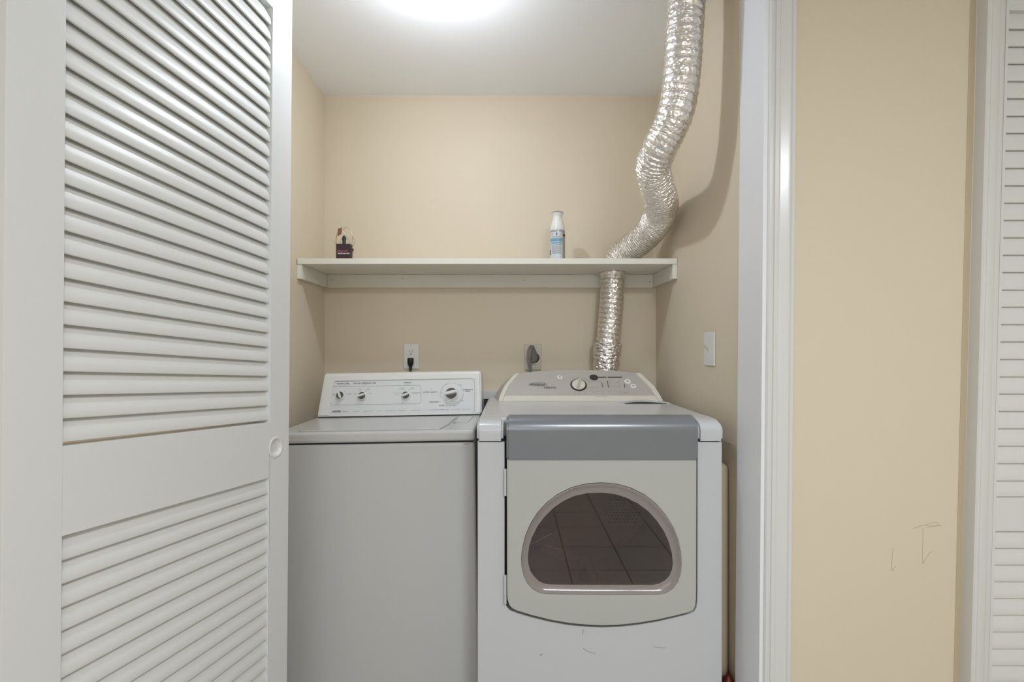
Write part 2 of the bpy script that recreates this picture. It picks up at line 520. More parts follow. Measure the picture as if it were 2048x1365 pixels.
# ------------------------------------------------------------------ louvered door at the right edge
YD = YF - 0.004
d2 = empty('door_2', (1.30, YD, 0), 'white louvered door behind the casing at the far right', None, None, 'structure')
KX = 0.0265
def D2(x, z, t=0.0):
    return Vector((x + KX * z, YD + t, H + z))
xl = (2001 - CX) * YD / F
def zr(py): return (CY - py) * YD / F
outer = [(xl - 0.008, -1.17), (2.02, -1.17), (2.02, 0.97), (xl - 0.008, 0.97)]
hu = [(xl, zr(996)), (1.94, zr(996)), (1.94, zr(20)), (xl, zr(20))]
hl = [(xl, -1.02), (1.94, -1.02), (1.94, zr(1063)), (xl, zr(1063))]
f2_ = lambda u, v, d: D2(u, v, d)
obj('stile', plate([rect(xl - 0.008, xl, -1.17, 0.97)], 0.034, 0.0006, f2_), M['white_paint'], d2)
obj('stile', plate([rect(1.94, 2.02, -1.17, 0.97)], 0.034, 0.0006, f2_), M['white_paint'], d2)
for z0_, z1_ in ((zr(20), 0.97), (zr(1063), zr(996)), (-1.17, -1.02)):
    obj('rail', plate([rect(xl + 0.0001, 1.9399, z0_, z1_)], 0.0335, 0.0006, lambda u, v, d: D2(u, v, d + 0.0003)), M['white_paint'], d2)
pr = 34.95 * YD / F
def slat2(s, z, t): return D2(s, z, t)
zs = [zr(963.5) + pr * k for k in range(28)]
make_slats(d2, slat2, xl - 0.003, 1.945, [z for z in zs if z < zr(38)], KX, tb=0.009)
# bottom short slat of the upper bank fills down to the rail
make_slats(d2, slat2, xl - 0.003, 1.945, [zr(995.5)], KX, tb=0.009)
zs = [zr(1099.0) - 33.65 * YD / F * k for k in range(16)]
make_slats(d2, slat2, xl - 0.003, 1.945, zs, KX, tb=0.009)

# ------------------------------------------------------------------ ceiling bulb
bl = empty('ceiling_bulb', (-0.233, 1.50, CEIL), 'bare glowing bulb in a lampholder on the closet ceiling, half cut off by the frame', 'light bulb')
bm = lathe(bm_new(), [(0.056, 0), (0.056, -0.008), (0.048, -0.022), (0.026, -0.030), (0.024, -0.045)], (-0.233, 1.50, CEIL), (0, 0, 1), 32)
obj('lampholder', bm, M['plastic_w'], bl)
obj('light_block_collar', lathe(bm_new(), [(0.013, -0.046), (0.015, -0.058), (0.024, -0.078), (0.0295, -0.092), (0.0340, -0.105), (0.0352, -0.117), (0.0345, -0.1175)], (-0.233, 1.50, CEIL), (0, 0, 1), 32), M['plastic_w'], bl)  # unseen opaque collar, added to keep direct bulb light off the ceiling
bm = lathe(bm_new(), [(0.0348, -0.1175), (0.0350, -0.122), (0.034, -0.134), (0.027, -0.148), (0.014, -0.156), (0, -0.158)],
           (-0.233, 1.50, CEIL), (0, 0, 1), 32)
A_bulb = 0.0150
obj('bulb_glass', bm, emit_mat('lit_bulb', (0.86, 0.935, 1.04), BULB_POWER), bl)

# ------------------------------------------------------------------ shelf
Zs1 = H + (CY - 517) * 2.0 / F          # top of the shelf board
Zs0 = Zs1 - 0.0235
sh = empty('wall_shelf', ((XL + XR) / 2, YB, Zs0), 'white painted plank shelf on cleats across the closet above the machines', 'shelf')
hx, hy, hr = (1225 - CX) * 2.215 / F, 2.213, 0.0625
outl = [(XL + 0.004, 2.0), (XR - 0.002, 2.0), (XR - 0.002, YB - 0.001), (XL + 0.004, YB - 0.001)]
bm = plate([outl, ell(hx, hy, hr, hr, 36)], 0.0235, 0.0012, lambda u, v, d: Vector((u, v, Zs1 - d)))
obj('board', bm, M['shelf_paint'], sh)
CB = Zs0 - 0.062
obj('cleat', boxm(XL + 0.02, XR - 0.02, YB - 0.019, YB - 0.0005, CB, Zs0 - 0.0005, 0.001), M['shelf_paint'], sh)
def side_cleat(x0, x1):
    obj('cleat', boxm(x0, x1, 2.004, YB - 0.0005, CB + 0.002, Zs0 - 0.0005, 0.001), M['shelf_paint'], sh)
side_cleat(XL + 0.0005, XL + 0.0195); side_cleat(XR - 0.0195, XR - 0.0005)
bm = bm_new()
for px, py, x in ((1300, 564, 0), (1049, 561, 0), (663, 560, 0), (806, 558, 0)):
    p = P(px, py, YB - 0.0195)
    obj('nail_head', lathe(bm_new(), [(0.0022, 0.0), (0.0022, -0.0006)], p, (0, 1, 0), 8), M['scuff'], sh)
# lifted splinters / dark rim round the hole
bm = lathe(bm_new(), [(hr - 0.0005, 0), (hr + 0.004, 0), (hr + 0.004, -0.0015), (hr - 0.0005, -0.0015)], (hx, hy, Zs0), (0, 0, 1), 36, False)
obj('hole_rim', bm, M['shelf_paint'], sh)

# ------------------------------------------------------------------ foil dryer duct
du = empty('dryer_duct', P(1213, 740, 2.2), 'crinkled silver foil dryer duct rising through the shelf to the ceiling', 'duct')
ctrl = [(1212, 790, 2.225), (1212, 742, 2.225), (1214, 705, 2.225), (1219, 660, 2.22), (1223, 610, 2.215), (1225, 570, 2.213), (1225, 545, 2.213),
        (1228, 532, 2.21), (1238, 513, 2.195), (1259, 498, 2.165), (1285, 477, 2.11), (1309, 451, 2.04), (1322, 424, 1.95), (1321, 398, 1.84), (1312, 366, 1.73), (1307, 334, 1.64),
        (1319, 298, 1.58), (1337, 262, 1.55), (1351, 226, 1.53), (1359, 186, 1.52), (1364, 140, 1.51), (1367, 90, 1.505), (1370, 40, 1.50),
        (1373, -10, 1.50), (1375, -60, 1.50), (1376, -72, 1.50)]
path0 = catmull([P(*c) for c in ctrl], 40)
# resample evenly
def resample(path, step):
    out = [path[0]]; acc = 0
    for a, b in zip(path, path[1:]):
        L = (b - a).length; pos = 0
        while acc + (L - pos) >= step:
            pos += step - acc; acc = 0
            out.append(a + (b - a) * (pos / L))
        acc += L - pos
    return out
STEP = 0.0010
path0 = resample(path0, STEP)
rib = []; wid = []; ph = 0.0
for i, p in enumerate(path0):
    py = CY - (p.z - H) * F / p.y
    if py > 533: pitch = 0.0225
    elif py > 300: pitch = 0.0125 + 0.003 * math.sin(py * 0.05)
    elif py > 240: pitch = 0.016
    else: pitch = 0.0240
    ph += STEP / pitch; rib.append(ph); wid.append(0.065 if pitch > 0.02 else (0.10 if pitch > 0.015 else 0.2))
def duct_r(i, a):
    p = path0[i]; py = CY - (p.z - H) * F / p.y
    f = (rib[i] + a / (2 * math.pi)) % 1.0
    dist = min(f, 1 - f)
    amp = 0.0036 if wid[i] < 0.15 else 0.0062
    r = 0.0555
    w = max(0.0, min(1.0, (py - 350) / 60)) * max(0.0, min(1.0, (525 - py) / 25))
    r += 0.0070 * w
    if py > 515: r = min(r, 0.0535 + 0.009 * max(0, (530 - py) / 15) if py < 530 else 0.0535)
    groove = -amp * math.exp(-(dist / wid[i]) ** 2)
    bulge = 0.0016 * math.sin(math.pi * f)
    q = Vector((math.cos(a) * 4, math.sin(a) * 4, i * STEP * 75))
    cr = noise.noise(q * 1.3) * 0.0012 + noise.noise(q * 3.1) * 0.0008
    if 300 < py < 510: cr *= 2.2
    return r + groove + bulge + cr
bm = tube(bm_new(), path0, 0.055, 88, rfun=duct_r)
obj('hose', bm, M['foil'], du, smooth=65)
# foil tape sleeve near the bottom
tp = catmull([P(1212.5, 737, 2.225), P(1213, 720, 2.225), P(1214, 705, 2.225), P(1215.5, 690, 2.223), P(1216, 684, 2.222)], 12)
def tape_r(i, a):
    q = Vector((math.cos(a) * 2.2, math.sin(a) * 2.2, i * 0.16))
    return 0.0595 + noise.noise(q * 1.7) * 0.005 + noise.noise(q * 4.0) * 0.0026 + (0.003 if 18 < i < 40 else 0)
bm = tube(bm_new(), tp, 0.06, 72, rfun=tape_r)
obj('foil_tape', bm, M['tape'], du, smooth=40, label='crumpled foil tape sleeve')
# collar lip under the shelf
bm = bm_new()
cpt = Vector((hx, hy, Zs0))
lathe(bm, [(0.054, -0.022), (0.0575, -0.016), (0.0595, -0.008), (0.0605, -0.003), (0.0590, 0.004)], cpt, (0, 0, 1), 48, False)
obj('collar', bm, M['foil'], du, smooth=60)

# ------------------------------------------------------------------ washer
WX0, WX1 = -0.801, -0.1255
WF, WT = 1.62, H - 0.278
w_base = Vector(((WX0 + WX1) / 2, WF, 0))
wa = empty('washing_machine', w_base, 'white top-loading washer with four-knob console, left of the dryer', 'washer')
piv = Vector(((WX0 + WX1) / 2, 1.9, WT))
ROLL = Matrix.Translation(piv) @ Matrix.Rotation(-0.018, 4, 'Y') @ Matrix.Translation(-piv)
RINV = ROLL.inverted()
seam = H + (CY - 886.3) * WF / F
obj('cabinet', boxm(WX0, WX1, WF, 2.21, 0.022, seam - 0.003, 0.010, 3), M['enamel_w'], wa)
obj('seam', boxm(WX0 + 0.006, WX1 - 0.006, WF + 0.006, 2.20, seam - 0.006, seam + 0.004), M['gap'], wa)
bm = bm_new()
box(bm, WX0 - 0.001, WX1 + 0.001, WF - 0.004, 2.21, seam + 0.001, WT, 0.010, 4)
obj('top', bm, M['enamel_w'], wa)
for sx in (WX0 + 0.05, WX1 - 0.05):
    for sy in (WF + 0.05, 2.15):
        obj('foot', lathe(bm_new(), [(0.012, 0.03), (0.012, 0.012), (0.02, 0.010), (0.02, 0.0)], (sx, sy, 0.006), (0, 0, 1), 16), M['black'], wa)
# lid: rounded rectangle seated in the top, with bowed back edge
def lid_loop(g):
    x0, x1, y0, y1 = WX0 + 0.075 - g, WX1 - 0.115 + g, WF + 0.018 - g, 1.930 + g
    pts = []
    pts += [(x0 + 0.02, y0), (x1 - 0.02, y0), (x1 - 0.006, y0 + 0.006), (x1, y0 + 0.02)]
    pts += [(x1 + 0.014, y0 + 0.10), (x1 + 0.02, y1 - 0.03), (x1 + 0.008, y1 - 0.010), (x1 - 0.03, y1 - 0.004)]
    for k in range(1, 9):
        t = k / 9
        pts.append((x1 - 0.03 + (x0 + 0.10 - (x1 - 0.03)) * t, y1 - 0.004 + 0.008 * math.sin(math.pi * t) - 0.012 * t))
    pts += [(x0 + 0.06, y1 - 0.035), (x0 + 0.02, y1 - 0.075), (x0 + 0.004, y1 - 0.13), (x0, y0 + 0.10), (x0, y0 + 0.02), (x0 + 0.006, y0 + 0.006)]
    return pts
bm = plate([lid_loop(0.0022)], 0.002, 0.0004, lambda u, v, d: Vector((u, v, WT + 0.0008 - d)))
obj('lid_gap', bm, M['panel_edge'], wa)
bm = plate([lid_loop(0)], 0.010, 0.003, lambda u, v, d: Vector((u, v, WT + 0.0035 - d)))
obj('lid', bm, M['enamel_w'], wa)
# bleach dispenser cover at the right of the lid
bm = plate([[(WX1 - 0.088, 1.78), (WX1 - 0.035, 1.78), (WX1 - 0.028, 1.93), (WX1 - 0.086, 1.93)]], 0.004, 0.001, lambda u, v, d: Vector((u, v, WT + 0.0022 - d)))
obj('dispenser_cover', bm, M['enamel_w'], wa)
bm = plate([[(WX1 - 0.091, 1.772), (WX1 - 0.078, 1.772), (WX1 - 0.083, 1.935), (WX1 - 0.09, 1.935)]], 0.002, 0.0003, lambda u, v, d: Vector((u, v, WT + 0.0007 - d)))
obj('dispenser_slot', bm, M['ink_soft'], wa)

# console
CY0, CY1 = 1.975, 2.035
CZ0, CZ1 = WT + 0.004, H - 0.100
fa = Vector((0, CY0, CZ0)); fb = Vector((0, CY1, CZ1))
W_ = (fb - fa).normalized(); U_ = Vector((1, 0, 0)); N_ = U_.cross(W_)      # N_ points to the camera
FL = (fb - fa).length
def cons_x(t):      # left and right ends at fraction t of the height
    return (-0.795 + 0.012 * t, -0.1235 - 0.004 * t)
bm = bm_new()
prof = [(CY0, CZ0), (CY1 - 0.004, CZ1 - 0.012), (CY1 + 0.004, CZ1 - 0.003), (CY1 + 0.016, CZ1), (2.15, CZ1 - 0.01), (2.17, CZ0)]
a = []; b = []
for y, z in prof:
    t = max(0, min(1, (z - CZ0) / (CZ1 - CZ0))); l, r = cons_x(t)
    a.append(bm.verts.new((l, y, z))); b.append(bm.verts.new((r, y, z)))
n = len(prof)
f1 = bm.faces.new(a); f2 = bm.faces.new(list(reversed(b)))
for i in range(n): bm.faces.new((a[i], b[i], b[(i + 1) % n], a[(i + 1) % n]))
bmesh.ops.recalc_face_normals(bm, faces=bm.faces)
bmesh.ops.bevel(bm, geom=list(set(f1.edges) | set(f2.edges)), offset=0.005, segments=3, affect='EDGES')
con = obj('console', bm, M['plastic_w'], wa)
obj('console_gap', boxm(-0.79, -0.128, CY0 + 0.002, 2.16, WT - 0.002, WT + 0.005), M['gap'], wa)
def WP(px, py, lift=0.0):
    p = hit(px, py, fa, N_, RINV)
    return p + N_ * lift
def wloop(pts): return [WP(*p) for p in pts]
def to_face(p):           # world -> (u, v) on the console face
    d = p - fa; return (d.dot(U_), d.dot(W_))
def face(u, v, d=0.0): return fa + U_ * u + W_ * v - N_ * d
# raised border frame and recessed print panel
o0 = [to_face(WP(a, b)) for a, b in ((657, 833), (952, 828), (952, 757), (667, 763))]
def rr_quad(q, r, n=6):
    out = []
    m = len(q)
    for i in range(m):
        p = Vector(q[i]); a = Vector(q[i - 1]); c = Vector(q[(i + 1) % m])
        da = (a - p).normalized() * r; dc = (c - p).normalized() * r
        for k in range(n + 1):
            t = k / n
            out.append(tuple((p + da) * (1 - t) ** 2 + p * 2 * t * (1 - t) + (p + dc) * t * t))
    return out
lo, ro = to_face(WP(643, 835))[0], to_face(WP(961, 829))[0]
outer = rr_quad([(-0.789, 0.004), (-0.1295, 0.004), (-0.1325, FL - 0.012), (-0.779, FL - 0.012)], 0.01)
bm = plate([outer, rr_quad(o0, 0.016)], 0.006, 0.002, lambda u, v, d: face(u, v, d - 0.0035))
obj('border_frame', bm, M['plastic_w'], con)
bm = plate([rr_quad(o0, 0.016)], 0.002, 0.0003, lambda u, v, d: face(u, v, d - 0.0012))
obj('print_panel', bm, M['panel_w'], con)
def line_loop(bm, q, r, w=0.0005):
    L = rr_quad(q, r)
    pts = [face(u, v, -0.0014) for u, v in L]
    tube(bm, pts + [pts[0]], w, 4)
bm = bm_new()
line_loop(bm, [to_face(WP(a, b)) for a, b in ((660, 811), (842, 808), (842, 771), (660, 774))], 0.014, 0.0007)
line_loop(bm, [to_face(WP(a, b)) for a, b in ((651, 832), (949, 827), (949, 758.5), (662, 764))], 0.018, 0.0007)
obj('panel_line', bm, M['panel_edge'], con)

# lettering
def wtxt(bm, s, px, py, size_px, sq=1.0, bold=0.0, align='CENTER', shear=0, m='ink', name='lettering'):
    bm = bm_new()
    text_bm(bm, s, size_px * 2.0 / F * 1.04, WP(px, py, 0.0015), U_, W_, align, sq, 0.0002, bold, shear)
    return obj(name, bm, M[m], con, smooth=0)
bm = bm_new()
wtxt(bm, 'WATER LEVEL', 686.5, 768.3, 3.6, 1.12, 0.0001)
wtxt(bm, 'WATER TEMPERATURE', 729.3, 767.2, 3.6, 1.2, 0.0001)
wtxt(bm, 'SPEEDS', 815.3, 765.8, 3.6, 1.2, 0.0001)
wtxt(bm, 'ULTRA CLEAN', 859.8, 785.0, 3.6, 1.15, 0.0001)
wtxt(bm, 'PREWASH', 868.5, 804.8, 3.4, 1.15, 0.0001)
wtxt(bm, 'SOAK', 883.3, 811.8, 3.4, 1.15, 0.0001)
wtxt(bm, 'PERMANENT', 936.5, 780.3, 3.2, 1.1, 0.0001)
wtxt(bm, 'PRESS', 935.5, 783.6, 3.2, 1.2, 0.0001)
sm = [('WASH/RINSE', 729, 770.4, 1.8), ('AGITATE/SPIN', 814.5, 769, 1.8), ('WARM', 720, 778.5, 2.4), ('COLD', 719.5, 780.8, 2), ('WARM', 736, 778.4, 2.4), ('WARM', 735.5, 780.5, 2),
      ('COLD', 711, 787.5, 2.2), ('COLD', 711, 789.6, 2), ('HOT', 741.2, 786.7, 2.3), ('COLD', 741, 788.8, 2), ('SMALL', 667.5, 789, 2.3), ('LOAD', 667.5, 791, 2),
      ('SUPER', 699.5, 788, 2.3), ('LOAD', 699.5, 790, 2), ('DELICATE', 803.3, 777, 2.3), ('SLOW/SLOW', 803, 779.3, 2), ('NORMAL', 824.5, 776.8, 2.4), ('FAST/FAST', 824.5, 779, 2),
      ('KNITS/GENTLE', 793, 787, 2.2), ('FAST/SLOW', 793, 791, 2), ('HAND WASHABLES', 832.5, 786.3, 2), ('SLOW/FAST', 831, 788.5, 2),
      ('HEAVY', 863.3, 779, 2.2), ('LIGHT', 863, 791, 2.2), ('COTTON', 919, 771, 2.6), ('NORMAL', 893, 768.6, 2), ('OFF', 906, 768.6, 2), ('SPIN', 909, 812.2, 2.4), ('RINSE', 924.5, 801.8, 2),
      ('80 Series', 690.5, 823.6, 3), ('Heavy Duty', 713, 823.3, 2.6), ('Super Capacity Plus', 736.5, 822.9, 2.6), ('Quiet Pak', 758.5, 822.5, 2.6),
      ('Self-Cleaning Lint Filter · Triple Dispenser', 792, 821.8, 2.6), ('Dual-Action Agitator', 832, 821, 2.5),
      ('PUSH & TURN CLOCKWISE TO SET', 879, 820.3, 2.6), ('PULL TO START', 912, 819.7, 2.6), ('PUSH TO STOP', 932, 819.3, 2.6)]
for s, x, y, z in sm: wtxt(None, s, x, y, z * 0.88, 1.0, m='ink_soft', name='small_lettering')
bm = bm_new()
q = [to_face(WP(a, b)) for a, b in ((664, 825.6), (681, 825.2), (682, 822), (665, 822.6))]
bm = plate([q], 0.001, 0.0002, lambda u, v, d: face(u, v, d - 0.0020))
bdg = obj('badge', bm, M['black'], con)
bm = bm_new()
text_bm(bm, 'Kenmore', 0.0105, WP(673, 823.9, 0.0022), U_, W_, 'CENTER', 0.85, 0.0003, 0.0, 0.2)
obj('badge_lettering', bm, M['white_ink'], con, smooth=0)

def wknob(px, py, r, ang, h):
    """white skirted knob with dark inset and a grip bar"""
    c = WP(px, py, 0.0013)
    k = obj('knob', lathe(bm_new(), [(r, 0), (r, h * 0.25), (r * 0.93, h * 0.4), (r * 0.80, h * 0.45)], c, N_, 36), M['plastic_w'], con)
    obj('knob_inset', lathe(bm_new(), [(r * 0.80, h * 0.2), (r * 0.80, h * 0.5), (r * 0.76, h * 0.53), (0, h * 0.53)], c, N_, 36), M['knob_dark'], k)
    ca, sa = math.cos(ang), math.sin(ang)
    bu = U_ * ca + W_ * sa; bw = -U_ * sa + W_ * ca
    bm = bm_new()
    loop = []
    hw, hl = r * 0.20, r * 0.80
    for a, b in ((-hl, -hw * 0.6), (-hl * 0.6, -hw), (hl * 0.6, -hw), (hl, -hw * 0.6), (hl, hw * 0.6), (hl * 0.6, hw), (-hl * 0.6, hw), (-hl, hw * 0.6)):
        loop.append(c + bu * a + bw * b + N_ * (h * 0.4))
    prism(bm, loop, N_ * h * 0.75, 0.0012)
    obj('knob_grip', bm, M['plastic_w'], k)
    return k
wknob(681.5, 792, 0.0185, math.radians(112), 0.022)
wknob(725, 793, 0.0185, math.radians(17), 0.022)
wknob(812.3, 792, 0.0185, math.radians(22), 0.022)
# timer dial: stepped ring and knob
c = WP(903.5, 789, 0.0012)
obj('timer_dial', lathe(bm_new(), [(0.047, 0), (0.047, 0.001), (0.041, 0.0016), (0.040, 0.004), (0.034, 0.005), (0.033, 0.008), (0.0, 0.008)], c, N_, 48), M['panel_w'], con)
bm = bm_new()
for k in range(60):
    a = math.radians(k * 6)
    if 200 < k * 6 < 240: continue
    if k % 2 and not (20 < k < 30 or 50 < k < 60): continue
    p = c + (U_ * math.cos(a) + W_ * math.sin(a)) * 0.0445 + N_ * 0.0016
    q = c + (U_ * math.cos(a) + W_ * math.sin(a)) * 0.0495 + N_ * 0.0010
    tube(bm, [p, q], 0.0005, 4)
obj('dial_tick', bm, M['ink_soft'], con, kind='stuff')
wknob(903.5, 789, 0.0285, math.radians(12), 0.034)
bm = bm_new()
for px, py in ((677.3, 783.5), (689, 783.5), (693.5, 788.7), (722.8, 783), (731.5, 783), (736, 787.5), (809.5, 781.5), (818.3, 780.5), (802.5, 786.6), (824, 786.6),
               (875.5, 785), (876, 791), (880, 804.5), (905.8, 774)):
    lathe(bm, [(0.0013, 0), (0.0013, 0.0006)], WP(px, py, 0.0012), N_, 8)
obj('dial_dot', bm, M['ink'], con, kind='stuff')
bm = bm_new()
box(bm, -0.162, -0.145, WF - 0.0006, WF + 0.001, H + (CY - 891.8) * WF / F - 0.0012, H + (CY - 891.8) * WF / F + 0.0005)
obj('chip', bm, M['scuff'], wa)
loc = ROLL @ w_base
wa.location = loc; wa.rotation_euler = (0, -0.018, 0)

# ------------------------------------------------------------------ dryer
DX0, DX1 = (955 - CX) * 1.46 / F, (1444.5 - CX) * 1.46 / F
DF = 1.46
DT = H - 0.217
SEAM = H + (CY - 883.0) * DF / F
dr = empty('clothes_dryer', ((DX0 + DX1) / 2, DF, 0), 'white front-loading dryer with arched smoky window, right of the washer', 'dryer')
DOOR_L = [(1014, 925), (1014, 1180), (1014.8, 1200), (1018, 1211), (1024, 1218), (1034, 1223), (1060, 1231), (1100, 1241), (1140, 1248), (1180, 1251.5), (1205, 1252.5),
          (1235, 1251.5), (1275, 1247.5), (1315, 1241), (1350, 1233), (1378, 1226), (1387, 1221), (1391, 1213), (1392.5, 1200), (1393, 1180), (1393.5, 925)]
# front panel with the notch that takes the door
n0 = []
for x, y in DOOR_L:
    dx = -4.5 if x < 1030 else (1.5 if x > 1380 else 0)
    dy = 3.2 if y > 1195 else 0
    n0.append((x + dx, y + dy))
def pf(x, y, Y=DF): p = P(x, y, Y); return (p.x, p.z)
top_z = SEAM - 0.002
outl = [(DX0, 0.025), (DX1, 0.025), (DX1, top_z)]
r_x = pf(n0[-1][0], 0)[0]; l_x = pf(n0[0][0], 0)[0]
outl += [(r_x, top_z)] + [pf(x, y) for x, y in reversed(n0[1:-1])] + [(l_x, top_z), (DX0, top_z)]
bm = plate([outl], 0.03, 0.0035, lambda u, v, d: Vector((u, DF + d, v)))
obj('front_panel', bm, M['enamel'], dr, smooth=40)
# cabinet shell (sides, back, bottom) and dark bulkhead behind the door with the drum opening
bm = bm_new()
box(bm, DX0 + 0.0005, DX0 + 0.008, DF + 0.022, 2.145, 0.025, top_z)
box(bm, DX1 - 0.008, DX1 - 0.0005, DF + 0.022, 2.145, 0.025, top_z)
box(bm, DX0 + 0.008, DX1 - 0.008, 2.137, 2.145, 0.025, top_z)
box(bm, DX0 + 0.008, DX1 - 0.008, DF + 0.03, 2.137, 0.025, 0.035)
obj('cabinet', bm, M['enamel'], dr)
for sx in (DX0 + 0.05, DX1 - 0.05):
    for sy in (DF + 0.06, 2.12):
        obj('foot', lathe(bm_new(), [(0.012, 0.026), (0.012, 0.012), (0.02, 0.010), (0.02, 0.0)], (sx, sy, 0.0), (0, 0, 1), 16), M['black'], dr)
dcx, dcz = (1204 - CX) * 1.5 / F, H - 0.60
bm = plate([[(DX0 + 0.012, 0.04), (DX1 - 0.012, 0.04), (DX1 - 0.012, top_z - 0.004), (DX0 + 0.012, top_z - 0.004)], ell(dcx, dcz, 0.235, 0.215, 40)], 0.01, 0.001,
           lambda u, v, d: Vector((u, DF + 0.033 + d, v)))
obj('bulkhead', bm, M['rubber'], dr)
bm = bm_new()
lathe(bm, [(0.235, 1.50), (0.30, 1.52), (0.31, 1.54), (0.31, 2.06), (0.29, 2.08), (0.0, 2.08)], (dcx, 0, dcz), (0, 1, 0), 64, False)
dm = obj('drum', bm, M['drum'], dr, smooth=40)
for k in range(3):
    a = math.radians(35 + 120 * k)
    u = Vector((math.cos(a), 0, math.sin(a))); w = Vector((-math.sin(a), 0, math.cos(a)))
    c0 = Vector((dcx, 1.58, dcz)) + u * 0.31
    prism(bm2 := bm_new(), [c0 - w * 0.04, c0 - u * 0.055 - w * 0.012, c0 - u * 0.055 + w * 0.012, c0 + w * 0.04], (0, 0.44, 0), 0.006)
    obj('baffle', bm2, M['drum'], dm)
bm = bm_new()
for i in range(13):
    for j in range(9):
        x = 0.415 + i * 0.0135 + (0.00675 if j % 2 else 0); z = H - 0.745 + j * 0.0135
        lathe(bm, [(0.0045, 0), (0.0045, -0.001)], (x, 2.078, z), (0, 1, 0), 8)
obj('perforation', bm, M['gap'], dm, kind='stuff')
obj('shadow_seam', boxm(DX0 + 0.008, DX1 - 0.008, DF + 0.008, 2.13, SEAM - 0.004, SEAM + 0.004), M['gap'], dr)

# top panel: rear slab plus the two rounded front corners either side of the handle band
BX0, BX1 = (1013 - CX) * 1.437 / F, (1397 - CX) * 1.437 / F
bm = bm_new()
zt = DT
box(bm, DX0 - 0.0015, DX1 + 0.0015, DF + 0.052, 2.145, SEAM + 0.001, zt, 0.014, 4)
def corner_block(x0, x1):
    pr_ = [(DF - 0.004, SEAM + 0.001), (DF - 0.006, SEAM + 0.032), (DF - 0.001, SEAM + 0.045), (DF + 0.012, SEAM + 0.055), (DF + 0.034, zt - 0.001), (DF + 0.11, zt + 0.0004), (DF + 0.11, SEAM + 0.001)]
    prism(bm, [(x0, y, z) for y, z in pr_], (x1 - x0, 0, 0), 0.007, 3)
corner_block(DX0 - 0.0015, BX0 - 0.010)
corner_block(BX1 + 0.006, DX1 + 0.0015)
obj('top', bm, M['enamel'], dr, smooth=50)

# door slab with window hole
DY = 1.440
def pd(x, y): p = P(x, y, DY); return (p.x, p.z)
WIN = []
# arched outline, clockwise from the bottom left
WIN = [(1090, 1188), (1078, 1185.5), (1066, 1179), (1056, 1168), (1048, 1152), (1044, 1135), (1043, 1118), (1045, 1097), (1051, 1073), (1061, 1049), (1075, 1027), (1094, 1006),
       (1116, 989.5), (1142, 976.5), (1172, 968.8), (1204, 966.5), (1234, 969.3), (1262, 977), (1288, 990), (1311, 1008), (1331, 1031), (1346, 1055), (1356, 1080), (1361.5, 1105),
       (1363, 1128), (1361.5, 1147), (1356, 1164), (1346, 1177.5), (1333, 1186), (1318, 1189.3), (1260, 1189.8), (1180, 1189.6), (1120, 1189)]
INN = [(1100, 1173.5), (1088, 1171.5), (1077, 1166), (1068, 1157), (1061, 1146), (1057, 1132), (1056, 1117), (1058, 1098), (1064, 1078), (1075, 1056), (1089, 1037), (1107, 1019),
       (1127, 1005), (1150, 994.5), (1176, 989), (1204, 987.8), (1230, 990.5), (1254, 998), (1277, 1009.5), (1298, 1025), (1316, 1045), (1330, 1066), (1340, 1088), (1346, 1110),
       (1348, 1129), (1346.5, 1143), (1341, 1156), (1332, 1166), (1320, 1172), (1307, 1174.5), (1255, 1174.5), (1185, 1174.5), (1125, 1174)]
loop = [pd(1014, 919)] + [pd(x, y) for x, y in DOOR_L[1:-1]] + [pd(1393.5, 919)]
bm = plate([loop, [pd(x, y) for x, y in WIN]], 0.028, 0.003, lambda u, v, d: Vector((u, DY + d, v)))
door = obj('door', bm, M['door_cream'], dr, smooth=40)
# handle band across the top of the door
bz0 = P(0, 921, 1.437).z; bz1 = H + (CY - 829.5) * 1.49 / F
pr_ = [(1.462, bz0), (1.4375, bz0), (1.436, bz0 + 0.004), (1.4345, bz1 - 0.042), (1.4365, bz1 - 0.028), (1.443, bz1 - 0.015), (1.454, bz1 - 0.006), (1.470, bz1 - 0.001), (1.488, bz1), (1.505, bz1 - 0.003), (1.508, bz0 + 0.05), (1.462, bz0 + 0.03)]
bm = prism(bm_new(), [(BX0, y, z) for y, z in pr_], (BX1 - BX0, 0, 0), 0.006, 4)
obj('handle_band', bm, M['silver'], door, smooth=50, label='grey handle band along the door top')
# window: sloping smoky ring, then glass
bm = bm_new()
def wl(loop_px, Y, k=1.0):
    return [Vector((P(x, y, DY).x, Y, P(x, y, DY).z)) for x, y in loop_px]
o_ = wl(WIN, DY - 0.0015); i_ = wl(INN, DY + 0.010)
mids = []
for t, off in ((0.0, 0.0), (0.08, -0.0015), (0.3, 0.001), (0.7, 0.003), (0.92, 0.0), (1.0, 0.0)):
    mids.append([bm.verts.new(a.lerp(b, t) + Vector((0, off, 0))) for a, b in zip(o_, i_)])
back = [bm.verts.new(p + Vector((0, 0.012, 0))) for p in i_]
mids.append(back)
nn = len(o_)
for a, b in zip(mids, mids[1:]):
    for k in range(nn): bm.faces.new((a[k], a[(k + 1) % nn], b[(k + 1) % nn], b[k]))
obj('window_ring', bm, M['ring'], door, smooth=50, label='smoky grey window surround')
bm = bm_new()
for Y in (DY + 0.012,):
    bm.faces.new([bm.verts.new(Vector((p.x, Y, p.z))) for p in i_])
obj('window_glass', bm, M['glass'], door, smooth=0, label='dark smoky glass')
# scratches on the glass
bm = bm_new()
for pts in (((1064, 1088), (1104, 1068)), ((1091, 1092), (1126, 1101))):
    obj('scratch', tube(bm_new(), [P(x, y, DY + 0.0118) for x, y in pts], 0.00025, 4), M['ring'], door)
